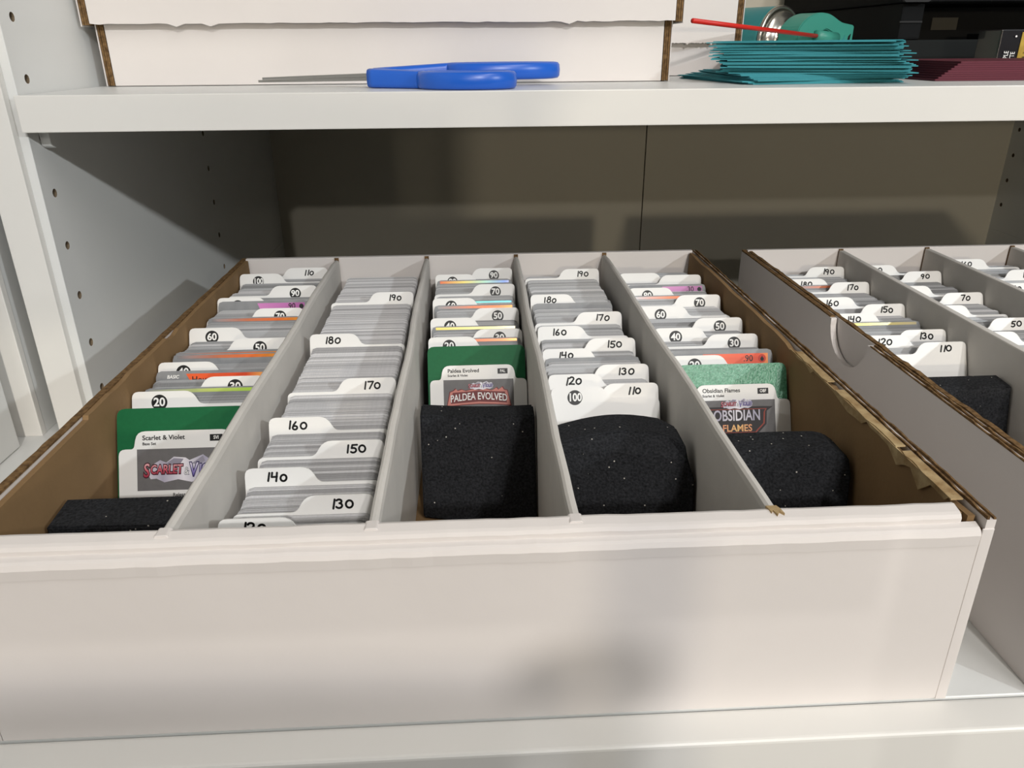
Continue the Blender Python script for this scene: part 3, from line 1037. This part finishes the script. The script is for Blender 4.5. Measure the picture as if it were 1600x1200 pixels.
def sv_logo(o, cx, cz, off, s):
    """silver crystal backing with red-to-violet lettering"""
    base = put('logo', flat(crystal(s), M['logo_silver'], 'logo'), o, cx, cz, off)
    put('facet', flat([(x * s, z * s) for x, z in ((-11, 2), (-5, 6), (0, 5.6), (-2, 2.6))], M['logo_facet'], 'facet'), base, 0, 0, .04)
    put('facet', flat([(x * s, z * s) for x, z in ((4, 3), (10, 7), (11, 4.2), (8, 2.4))], M['logo_facet'], 'facet'), base, 0, 0, .04)
    parts = [('S', 10.0, -.4), ('CARLET', 6.6, .1), ('&', 5.4, -1.0), ('V', 10.0, -.4), ('IOLET', 6.6, .1)]
    meas = []
    for ch, size, z in parts:
        me = text_mesh(ch, size * s, M['print_white'], 0, sx=.70, shear=.1)
        xs = [v.co.x / K for v in me.vertices]
        meas.append((min(xs), max(xs)))
    gap = .75 * s
    tot = sum(b1 - a1 for a1, b1 in meas) + gap * 4
    x = -tot / 2
    for (ch, size, z), (a1, b1) in zip(parts, meas):
        red = ch in ('S', 'CARLET')
        for bold, m, d in ((.25 if ch == '&' else .62, 'logo_dkred' if red else 'logo_dkviolet', .06), (.0 if ch == '&' else .08, 'print_white' if ch == '&' else ('logo_red' if red else 'logo_violet'), .10)):
            put('lettering', text_mesh(ch, size * s, M[m], bold * s, sx=.70, shear=.1), base, x - a1, z * s, d)
        x += b1 - a1 + gap
    return base


def set_card(x0, wd, ytop, ztop, th, tab, title, sub, code, release, logo, label, row):
    ht = (ztop - ZB) / math.cos(th)
    me = MB().prism(plate_shape(wd, ht, tab, 8.5), -TH / 2, TH / 2, 'xz').mesh('set_card', M['plastic_card'])
    o = link('set_card', me)
    lean_place(o, x0, ytop, ztop, th)
    tag(o, label, 'divider', 'printed set cards')
    a, b_ = tab
    f = TH / 2 + .06
    put('printed_panel', flat([(a, ht - 28.5), (b_, ht - 28.5), (b_, ht - 8.6), (a, ht - 8.6)], M['grey_print'], 'printed_panel'), o, 0, 0, f)
    put('lettering', text_mesh(title, 3.1, M['print_black'], .07, 'LEFT', sx=1.02), o, a + 2.6, ht - 3.3, f)
    put('lettering', text_mesh(sub, 1.9, M['print_black'], .05, 'LEFT'), o, a + 2.6, ht - 6.1, f)
    d = put('code_box', flat([(-3, -1.6), (3, -1.6), (3, 1.6), (-3, 1.6)], M['print_black'], 'code_box'), o, b_ - 6.4, ht - 3.9, f)
    put('lettering', text_mesh(code, 2.4, M['print_white'], .05, sx=.8), d, 0, 0, .06)
    put('lettering', text_mesh(release, 2.3, M['print_black'], .04), o, (a + b_) / 2 + 1, ht - 30.8, f)
    logo(o, (a + b_) / 2, ht - 18.2, f + .05)
    return o


def logo_sv(o, cx, cz, off):
    sv_logo(o, cx, cz - .6, off, .92)


def logo_paldea(o, cx, cz, off):
    back = [(-19.5, -5.2), (-17.6, 4.0), (-15.5, 4.8), (-14.0, 6.2), (-13, 4.8), (-10.5, 5.6), (-8, 4.6), (-4, 5.6), (0, 5.0), (4, 5.8), (8, 4.6), (11, 6.4), (12, 5.0), (14.5, 6.8), (15.5, 5.0), (17.5, 4.4), (19.5, -5.2), (10, -4.2), (0, -3.8), (-10, -4.2)]
    base = put('logo', flat(back, M['logo_maroon'], 'logo'), o, cx, cz - 1.5, off)
    put('facet', flat([(x * .97, z * .9 + .1) for x, z in back], M['logo_rose'], 'facet'), base, 0, 0, .03)
    put('facet', flat([(-16.8, -3.2), (-15.6, 3.4), (0, 4.4), (15.6, 3.4), (16.8, -3.2), (0, -2.2)], M['logo_maroon'], 'facet'), base, 0, 0, .06)
    put('lettering', text_mesh('PALDEA EVOLVED', 6.0, M['logo_maroon'], .3, sx=.70, bend=.005), base, 0, .9, .08)
    put('lettering', text_mesh('PALDEA EVOLVED', 6.0, M['print_white'], .08, sx=.70, bend=.005), base, 0, .9, .12)
    sv_logo(base, 1.2, 7.2, .1, .36)


def logo_obsidian(o, cx, cz, off):
    back = [(-20, 6.4), (-14, 6.6), (14, 6.6), (20, 6.4), (16.6, 4.0), (16.2, -3.2), (12.5, -7.0), (11, -8.4), (-11, -8.4), (-12.5, -7.0), (-16.2, -3.2), (-16.6, 4.0)]
    base = put('logo', flat(back, M['logo_blackish'], 'logo'), o, cx, cz - .6, off)
    inner = [(-15.6, 3.6), (-15.2, -2.8), (-11.6, -6.4), (-10.4, -7.8), (10.4, -7.8), (11.6, -6.4), (15.2, -2.8), (15.6, 3.6), (16.6, 5.4), (-16.6, 5.4)]
    put('facet', flat(inner, M['logo_rust'], 'facet'), base, 0, 0, .03)
    put('facet', flat([(x * .95, z * .93) for x, z in inner], M['logo_blackish'], 'facet'), base, 0, 0, .06)
    put('lettering', text_mesh('OBSIDIAN', 8.2, M['logo_silver'], .14, sx=.70), base, 0, 1.6, .1)
    put('lettering', text_mesh('FLAMES', 5.2, M['logo_orange'], .10, sx=.94), base, 0, -5.2, .1)
    sv_logo(base, 0, 8.0, .1, .42)


def green_card(x0, wd, yt, zt, th, m, label):
    ht = (zt - ZB) / math.cos(th)
    o = link('marker_card', MB().prism(plate_shape(wd, ht, 'N'), -.5, .5, 'xz').mesh('marker_card', m))
    lean_place(o, x0, yt, zt, th)
    tag(o, label, 'card', 'green marker cards')


T25, T22 = math.radians(25), math.radians(22)
green_card(4.0, 61.0, 119.2, -8.6, T25, M['green'], 'plain dark green card standing behind the low flat foam')
set_card(5.2, 60.5, 113.2, -18.0, T25, (8.6, 52.5), 'Scarlet & Violet', 'Base Set', 'SVI', 'Release Date:', logo_sv, 'white set card with a red and violet crystal logo on grey', 1)
green_card(148.0, 58.6, 210.0, -15.2, T25, M['green'], 'plain dark green card standing behind the tall flat foam')
set_card(149.2, 58.0, 203.6, -25.2, T25, (8.0, 50.0), 'Paldea Evolved', 'Scarlet & Violet', 'PAL', 'Release Date:', logo_paldea, 'white set card with an arched dark red banner logo on grey', 3)
green_card(286.6, 60.5, 159.2, -10.2, T25, M['green_glitter'], 'paler green card with painted sparkle standing beside the torn cardboard edge')
set_card(289.0, 59.0, 153.0, -19.8, T25, (8.0, 50.5), 'Obsidian Flames', 'Scarlet & Violet', 'OBF', 'Release Date:', logo_obsidian, 'white set card with an angular silver and orange logo on grey', 5)

# -------------------------------------------------------------- foam blocks


def foam(front, back, label):
    """block between two outlines, each a list of (x, y, z); fine skin comes from the material"""
    b = MB()
    A = [b.bm.verts.new(p) for p in front]
    B = [b.bm.verts.new(p) for p in back]
    fs = [b.bm.faces.new(A), b.bm.faces.new(B[::-1])]
    n = len(front)
    for i in range(n):
        fs.append(b.bm.faces.new((A[i], B[i], B[(i + 1) % n], A[(i + 1) % n])))
    bmesh.ops.recalc_face_normals(b.bm, faces=fs)
    bmesh.ops.bevel(b.bm, geom=b.bm.edges[:], offset=0.8, segments=2, affect='EDGES')
    o = obj('foam_block', b, M['foam'], smooth=False)
    tag(o, label, 'foam block', 'black foam blocks')


def sheet_foam(prof, yoff, thick, lean, label):
    """upright pad: prof outline in xz, front face bulging by yoff(x, z)"""
    fr = [(x, yoff(x, z), z) for x, z in prof]
    bk = [(x, yoff(x, z) + thick + lean * (z + 80), z) for x, z in prof]
    foam(fr, bk, label)


# low flat block in the first row, lying with its top face up
foam([(4.5, 42.0, -24), (9.0, 38, -79.5), (66, 38, -79.5), (66.5, 40, -24)],
     [(4.2, 61.0, -22.5), (9.0, 59, -79.5), (66, 59, -79.5), (66.5, 61, -22.5)],
     'low flat black foam block beside the kraft wall and the crystal-logo card')
n3 = 9
prof = [(147 + (207.5 - 147) * i / n3, -79.8) for i in range(n3 + 1)] + [(207.3 - (207.3 - 146.8) * i / n3, -28 - 2.0 * math.sin(math.pi * i / n3)) for i in range(n3 + 1)]
sheet_foam(prof, lambda x, z: 124 + (z + 80) * 0.36 + 3 * math.sin((x - 147) / 60 * math.pi) * (1 if z > -50 else -1.2) - (x - 147) * .07, 9.0, .1,
           'tall flat black foam block with bare kraft floor before it')
prof = [(214, -79.8), (276.5, -79.8), (277, -35), (274.6, -27)] + [(273.5 - (273.5 - 214.5) * i / 9, -20.8 + 2.6 * math.sin(math.pi * (i + .6) / 9.6)) for i in range(10)]
sheet_foam(prof, lambda x, z: 80 + (z + 80) * 0.22 + 5 * math.sin((x - 214) / 62 * math.pi) - max(0, x - 268) * 1.2, 12.0, .12,
           'arched black foam block in front of the divider numbered 100')
prof = [(285, -79.8), (338, -79.8), (344.5, -50), (346, -30), (345, -22), (341, -19.5)] + [(337 - (337 - 284.6) * i / 5, -19.2) for i in range(6)]
sheet_foam(prof, lambda x, z: 60 + (z + 80) * 0.30 - max(0, x - 336) * .5, 12.0, .1,
           'black foam block curling away from the torn cardboard edge')
foam([(410, 128, -79.8), (466.5, 128, -79.8), (466.8, 142, -20.5), (410.5, 142, -20.5)],
     [(410, 146, -79.8), (466.5, 146, -79.8), (466.8, 156, -19.5), (410.5, 156, -19.5)],
     'square-cut black foam block in the box with the thumb notch')

# --------------------------------------------------- lidded boxes on the shelf


def corrugated_end(b, x0, x1, y0, y1, z0, z1):
    b.box(x0, x1, y0, y1, z0, z1)


def lidded_box(x0, x1, y0, y1, z0, zl, zt, ov, label, seed):
    rnd = random.Random(seed)
    t = thing('lidded_cardboard_box', ((x0 + x1) / 2, (y0 + y1) / 2, z0), label, 'box', 'lidded white boxes')
    obj('front_panel', MB().box(x0 + 5.6, x1 - 5.6, y0, y0 + 3, z0 + .4, zt - 6, 0.5), M['card_white'], t)
    obj('back_panel', MB().box(x0 + 5.6, x1 - 5.6, y1 - 3, y1, z0 + .4, zt - 6, 0.5), M['card_white'], t)
    obj('bottom_panel', MB().box(x0 + 5.6, x1 - 5.6, y0 + 3.1, y1 - 3.1, z0 + .2, z0 + 3), M['card_white'], t)
    for s, xa in ((1, x0), (-1, x1)):
        lo, hi = min(xa, xa + 5.4 * s), max(xa, xa + 5.4 * s)
        # outer skin with curled lower corner
        obj('side_panel', MB().box(min(xa, xa + .7 * s), max(xa, xa + .7 * s), y0 - .6, y1, z0 + .2, zt - 6, .2, 1), M['card_white'], t)
        b = MB()
        for k in range(3):
            a = xa + (.9 + k * 1.5) * s
            b.box(min(a, a + 1.25 * s), max(a, a + 1.25 * s), y0 + .2 + .35 * (k % 2), y1 - .2, z0 + .6, zt - 6.2)
        obj('corrugated_core', b, M['kraft_edge'], t)
    # lid
    lx0, lx1, ly0, ly1 = x0 - ov, x1 + ov, y0 - 8, y1 + 4
    b = MB()
    n = 70
    top, low = [], []
    for i in range(n + 1):
        x = lx0 + 5.6 + (lx1 - lx0 - 11.2) * i / n
        d = rnd.uniform(-.35, .3)
        if rnd.random() < .05:
            d -= 1.5
        low.append((x, zl + d))
    b.prism(low + [(lx1 - 5.6, zt), (lx0 + 5.6, zt)], ly0, ly0 + 3, 'xz')
    lid = obj('lid', b, M['card_white'], t)
    obj('lid_top', MB().box(lx0, lx1, ly0, ly1, zt + .1, zt + 3.5), M['card_white'], lid)
    for s, xa in ((1, lx0), (-1, lx1)):
        obj('lid_side', MB().box(min(xa, xa + .7 * s), max(xa, xa + .7 * s), ly0 - .5, ly1, zl - 1.5, zt, .2, 1), M['card_white'], lid)
        b = MB()
        for k in range(3):
            a = xa + (.9 + k * 1.5) * s
            b.box(min(a, a + 1.25 * s), max(a, a + 1.25 * s), ly0 + .2 + .35 * (k % 2), ly1 - .2, zl - .5, zt - .1)
        obj('corrugated_core', b, M['kraft_edge'], lid)
    return t


lidded_box(-66.0, 316, 343, 700, ZT, 165.0, 232, 5.2, 'wide white lidded cardboard box standing behind the blue scissors', 2)
lidded_box(330, 390, 440, 560, ZT, 151.5, 215, 3.6, 'narrow white lidded cardboard box between the wide box and the spray can', 4)

# ------------------------------------------------------------------ scissors
sc = thing('scissors', (130, 290, ZT), 'blue-handled steel scissors lying on the white shelf edge', 'scissors')


def slab(b, pts, z0, z1, bev=0.0):
    b.prism(pts, z0, z1, 'xy', bev)


def blade(pts, zb, zt_):
    b = MB()
    lo = [b.bm.verts.new((x, y, ZT + zb[0] + (zb[1] - zb[0]) * (x - 40) / 90)) for x, y in pts]
    hi = [b.bm.verts.new((x, y, ZT + zt_[0] + (zt_[1] - zt_[0]) * (x - 40) / 90)) for x, y in pts]
    fs = [b.bm.faces.new(lo[::-1]), b.bm.faces.new(hi)]
    for i in range(len(pts)):
        j = (i + 1) % len(pts)
        fs.append(b.bm.faces.new((lo[i], lo[j], hi[j], hi[i])))
    bmesh.ops.recalc_face_normals(b.bm, faces=fs)
    return b


obj('blade', blade([(40, 322), (70, 316), (116, 303.5), (128, 300), (126, 292), (112, 296), (70, 310)], (2.6, 4.2), (4.0, 6.4)), M['steel'], sc)
obj('blade', blade([(44, 317), (72, 309), (116, 294), (128, 290), (127, 298), (112, 303), (72, 315)], (4.2, 6.6), (5.6, 8.8)), M['steel'], sc)


def ring(b, pts, z0, zc, rx, rz, seg=12):
    """rounded loop of flat oval section"""
    path = [Vector((x, y, zc(i / len(pts)))) for i, (x, y) in enumerate(pts)]
    n = len(path)
    rings = []
    for i in range(n):
        t = (path[(i + 1) % n] - path[i - 1]).normalized()
        s = t.cross(Vector((0, 0, 1))).normalized()
        rings.append([])
        for k in range(seg):
            a = 2 * math.pi * k / seg
            ca, sa = math.cos(a), math.sin(a)
            e = 0.6
            rings[-1].append(b.bm.verts.new(path[i] + s * rx * math.copysign(abs(ca) ** e, ca) + Vector((0, 0, rz * math.copysign(abs(sa) ** e, sa)))))
    fs = []
    for i in range(n):
        for k in range(seg):
            fs.append(b.bm.faces.new((rings[i][k], rings[i][(k + 1) % seg], rings[(i + 1) % n][(k + 1) % seg], rings[(i + 1) % n][k])))
    bmesh.ops.recalc_face_normals(b.bm, faces=fs)


def loop_handle(pivot, c, a, bq, rot, zc, name):
    """shank from the pivot running into an oval finger loop"""
    b = MB()
    cr, sr = math.cos(rot), math.sin(rot)
    pts = []
    for k in range(32):
        t = 2 * math.pi * k / 32
        u, v = a * math.cos(t), bq * math.sin(t)
        pts.append((c[0] + u * cr - v * sr, c[1] + u * sr + v * cr))
    ring(b, pts, 0, lambda t: zc, 4.2, 5.0)
    sx, sy = c[0] - a * cr * .96, c[1] - a * sr * .96
    n = 10
    rings = []
    for i in range(n + 1):
        t = i / n
        x, y = pivot[0] + (sx - pivot[0]) * t, pivot[1] + (sy - pivot[1]) * t
        hw = 6.5 + (5.0 - 6.5) * t
        hz = 5.6 - .6 * t
        zz = ZT + 5.7 + (zc - ZT - 5.7) * t
        d = Vector((sx - pivot[0], sy - pivot[1], 0)).normalized()
        s = Vector((-d.y, d.x, 0))
        rings.append([b.bm.verts.new(Vector((x, y, zz)) + s * hw * math.copysign(abs(math.cos(q)) ** .45, math.cos(q)) + Vector((0, 0, hz * math.copysign(abs(math.sin(q)) ** .45, math.sin(q))))) for q in [2 * math.pi * (k + .5) / 16 for k in range(16)]])
    fs = []
    for i in range(n):
        for k in range(16):
            fs.append(b.bm.faces.new((rings[i][k], rings[i][(k + 1) % 16], rings[i + 1][(k + 1) % 16], rings[i + 1][k])))
    fs.append(b.bm.faces.new(rings[0]))
    fs.append(b.bm.faces.new(rings[-1]))
    bmesh.ops.recalc_face_normals(b.bm, faces=fs)
    return obj('handle', b, M['blue'], sc, smooth=True, label=name)


loop_handle((118, 290), (176, 268), 26, 16, math.radians(-10), ZT + 5.0, 'blue handle with the nearer finger loop')
loop_handle((118, 299), (199, 304), 33, 15, math.radians(6), ZT + 9.0, 'blue handle with the larger finger loop')

# ------------------------------------------------------------- teal envelopes
rv = random.Random(8)
NE = 38
for i in range(NE):
    f = i / (NE - 1)
    z = ZT + 0.15 + i * 0.66
    if f < .22:
        rot = 10 - 50 * f + rv.uniform(-4, 4)
        cx, cyy = 394 + 60 * f + rv.uniform(-4, 3), 345
    else:
        rot = -12 - 16 * f + rv.uniform(-3.6, 3.6)
        cx, cyy = 412 + rv.uniform(-4, 3) + (3 if f > .75 else 0), 341 + rv.uniform(-3, 3)
    b = MB()
    W, D = (52 if f < .22 else 56), 60
    # body, folded in two leaves, and pointed flap, gently bowed
    nseg = 6
    fs = []
    for z0, z1, y0, y1 in ((0, .26, -D, D), (.3, .56, -D, D * .96)):
        grid = []
        for k in range(nseg + 1):
            x = -W + 2 * W * k / nseg
            bow = 0.5 * math.cos(math.pi * k / nseg * 1.0 + i) * .07
            grid.append([b.bm.verts.new((x, yy, zz + bow)) for yy, zz in ((y0, z0), (y0, z1), (y1, z1), (y1, z0))])
        for k in range(nseg):
            for j in range(4):
                fs.append(b.bm.faces.new((grid[k][j], grid[k][(j + 1) % 4], grid[k + 1][(j + 1) % 4], grid[k + 1][j])))
        fs.append(b.bm.faces.new(grid[0]))
        fs.append(b.bm.faces.new(grid[-1][::-1]))
    bmesh.ops.recalc_face_normals(b.bm, faces=fs)
    me = b.mesh('teal_envelope', M['teal_paper'])
    o = link('teal_envelope', me)
    o.location = P(cx, cyy, z)
    o.rotation_euler = (0, 0, math.radians(rot))
    tag(o, 'teal paper envelope in the loose stack beside the maroon envelopes', 'envelope', 'teal envelopes in the loose stack')

# maroon envelopes, stacked neatly and sliding to one side
for i in range(9):
    b = MB().prism(rpoly([(-72, -52, 1), (72, -52, 1), (72, 52, 1), (-72, 52, 1)], 2), 0, 1.25, 'xy')
    o = link('maroon_envelope', b.mesh('maroon_envelope', M['maroon']))
    o.location = P(556 + i * 1.9, 354 + i * .3, ZT + .15 + i * 1.32)
    o.rotation_euler = (0, 0, math.radians(-1.0 + .1 * i))
    tag(o, 'maroon paper envelope in the flat stack before the printer', 'envelope', 'maroon envelopes in the flat stack')

# small black package lying behind the maroon stack
pk = thing('ink_package', (640, 430, ZT), 'small black package with a gold label and white lettering', 'package')
obj('carton', MB().box(596, 690, 418, 448, ZT + .2, 159.5, .8), M['pack_black'], pk)
obj('gold_label', MB().box(612.5, 668, 417.4, 417.9, ZT + 3, 157.5), M['pack_gold'], pk)
for body, x, sz in (('PURPLE', 602.6, 5.2), ('MATTE', 607.8, 5.2), ('YELLOW', 620, 9)):
    o = put('lettering', text_mesh(body, sz, M['print_white'] if x < 612 else M['ink'], .05, 'LEFT', sx=.72), pk, x - 640, 4.5, 13.2)
    o.rotation_euler = (0, math.radians(-90), 0)
put('dot', flat([(.8 * math.cos(a), .8 * math.sin(a)) for a in [k * math.pi / 4 for k in range(8)]], M['print_white'], 'dot'), pk, 607.6 - 640, 27.5, 13.2)

# ---------------------------------------------------------------- spray can
cn = thing('air_duster_can', (455, 560, ZT), 'teal air duster can lying down with a red straw', 'spray can')
CO = Vector((458, 520, ZT + 27.4))
CD = Vector((0.5, -0.866, 0))
obj('can_body', MB().lathe([(26.5, -150), (27, -148), (27, -7), (26, -4)], CO, CD), M['can_teal'], cn, smooth=True)
obj('tin_rim', MB().lathe([(26.2, -4.2), (27.4, -3.0), (27.4, -1.2), (26.0, 0), (24.6, -.6), (24.4, -2)], CO, CD), M['tin'], cn, smooth=True)
obj('can_dome', MB().lathe([(24.4, -2.0), (22, 2.2), (17, 5.2), (13, 6.4), (12.6, 9)], CO, CD), M['tin'], cn, smooth=True)
side = Vector((0.866, 0.5, 0))


def cl(a, s, u):
    return CO + CD * a + side * s + Vector((0, 0, u))


def plate_on_can(pts, a0, a1, bev=0.0):
    b = MB()
    A = [b.bm.verts.new(cl(a0, x, z)) for x, z in pts]
    B = [b.bm.verts.new(cl(a1, x, z)) for x, z in pts]
    fs = [b.bm.faces.new(A), b.bm.faces.new(B[::-1])]
    for i in range(len(pts)):
        j = (i + 1) % len(pts)
        fs.append(b.bm.faces.new((A[i], B[i], B[j], A[j])))
    bmesh.ops.recalc_face_normals(b.bm, faces=fs)
    if bev:
        bmesh.ops.bevel(b.bm, geom=b.bm.edges[:], offset=bev, segments=2, affect='EDGES')
    return b


noz = obj('nozzle', plate_on_can(rpoly([(-15, -16, 2), (-15, 8, 5), (-4, 17, 5), (10, 21, 6), (26, 20, 6), (44, 13, 4), (62, 11, 2), (62, -16, 2), (36, -16, 2), (34, 4, 3), (22, 8, 3), (14, 4, 2), (14, -16, 2)], 3), 9, 30, 0.8), M['can_plastic'], cn)
obj('trigger_mark', plate_on_can([(41, -8), (50, -8), (50, 3)], 30.0, 30.4), M['can_teal'], noz)
obj('trigger_mark', plate_on_can([(53, -8), (56, -8), (58, 4), (55, 2)], 30.0, 30.4), M['printer_dark'], noz)
b = MB().tube([cl(33, 33, 0), cl(33, 6, 2)], 5.0, 14)
obj('straw_socket', b, M['can_plastic'], noz, smooth=True)
s0 = cl(33, 8, 2)
b = MB().tube([s0, Vector((334, 360, ZT + 38.5))], 1.7, 10)
obj('red_straw', b, M['red'], cn, smooth=True)

# ------------------------------------------------------------------- printer
pr = thing('printer', (720, 640, ZT), 'black desktop printer with an open paper recess at the back of the shelf', 'printer')
px0, px1, py0, py1 = 556, 872, 500, 780
obj('base_tray', MB().box(px0 + 6, px1, py0 + 2, py1, ZT + .2, 153, 2.0), M['printer_grey'], pr)
obj('side_column', MB().box(px0, px0 + 20, py0 + 1, py1, 153.2, 182, 2.0), M['printer'], pr)
obj('side_column', MB().box(px1 - 20, px1, py0 + 1, py1, 153.2, 182, 2.0), M['printer'], pr)
obj('recess_back', MB().box(px0 + 20.5, px1 - 20.5, py0 + 90, py1, 153.2, 182), M['printer_dark'], pr)
up_ = obj('upper_body', MB().box(px0 - 2, px1, py0 - 4, py1, 182.3, 300, 4.0), M['printer'], pr)
obj('seam_groove', MB().box(px0 - 1, px0 + 19, py0 - .2, py0 + 1, 166.6, 168.0), M['printer_dark'], pr)
obj('sticker', MB().box(px0 + 78, px0 + 104, py0 + 89.3, py0 + 89.9, 162, 173), M['sticker'], pr)
obj('paper_guide', MB().box(px0 + 92, px0 + 170, py0 + 8, py0 + 50, 153.2, 158, 1.0), M['printer_grey'], pr)
obj('foot', MB().prism(rpoly([(px0 - 4, 182.5, 2), (px0 + 18, 182.5, 2), (px0 + 24, 190, 2), (px0 - 8, 205, 3)]), py0 - 8, py0 - 4.5, 'xz'), M['printer_dark'], pr)

# ----------------------------------------------------- unseen chair, added behind the camera to cast shadows
M['wood'] = mat('dark_stained_wood', (84, 56, 36), rough=0.45, rgb2=(58, 38, 24), nscale=8, stretch=(6, 6, 1))
ch = thing('added_shadow_chair', (90, -600, -850), 'dark wooden chair added out of view to shade the box and back panel', 'chair')
for x in (286, -100):
    b = MB().tube([(x, -420, -849.9), (x, -420, -400), (x, -420, 120), (x, -420, 160), (x, -420, 176), (x, -420, 186), (x, -420, 194), (x, -420, 199)], [15, 14, 13, 13, 12, 25, 23, 9], 20)
    obj('back_post', b, M['wood'], ch, smooth=True)
    b = MB().tube([(x + (12 if x > 0 else -12), -800, -849.9), (x, -800, -420)], [16, 20], 16)
    obj('leg', b, M['wood'], ch, smooth=True)
for z0, z1 in ((96, 188), (-40, 30), (-180, -110)):
    pts = [(266 - 346 * k / 12, z1 - 6 * (1 - math.sin(math.pi * k / 12))) for k in range(13)]
    obj('back_slat', MB().prism([(-80, z0), (266, z0)] + pts, -431, -412, 'xz'), M['wood'], ch)
obj('seat', MB().box(-130, 316, -830, -445, -420, -385, 8, 3), M['wood'], ch)
for y in (-440, -800):
    obj('stretcher', MB().tube([(-95, y + (20 if y > -500 else 0), -650), (281, y + (20 if y > -500 else 0), -650)], 11, 12), M['wood'], ch, smooth=True)
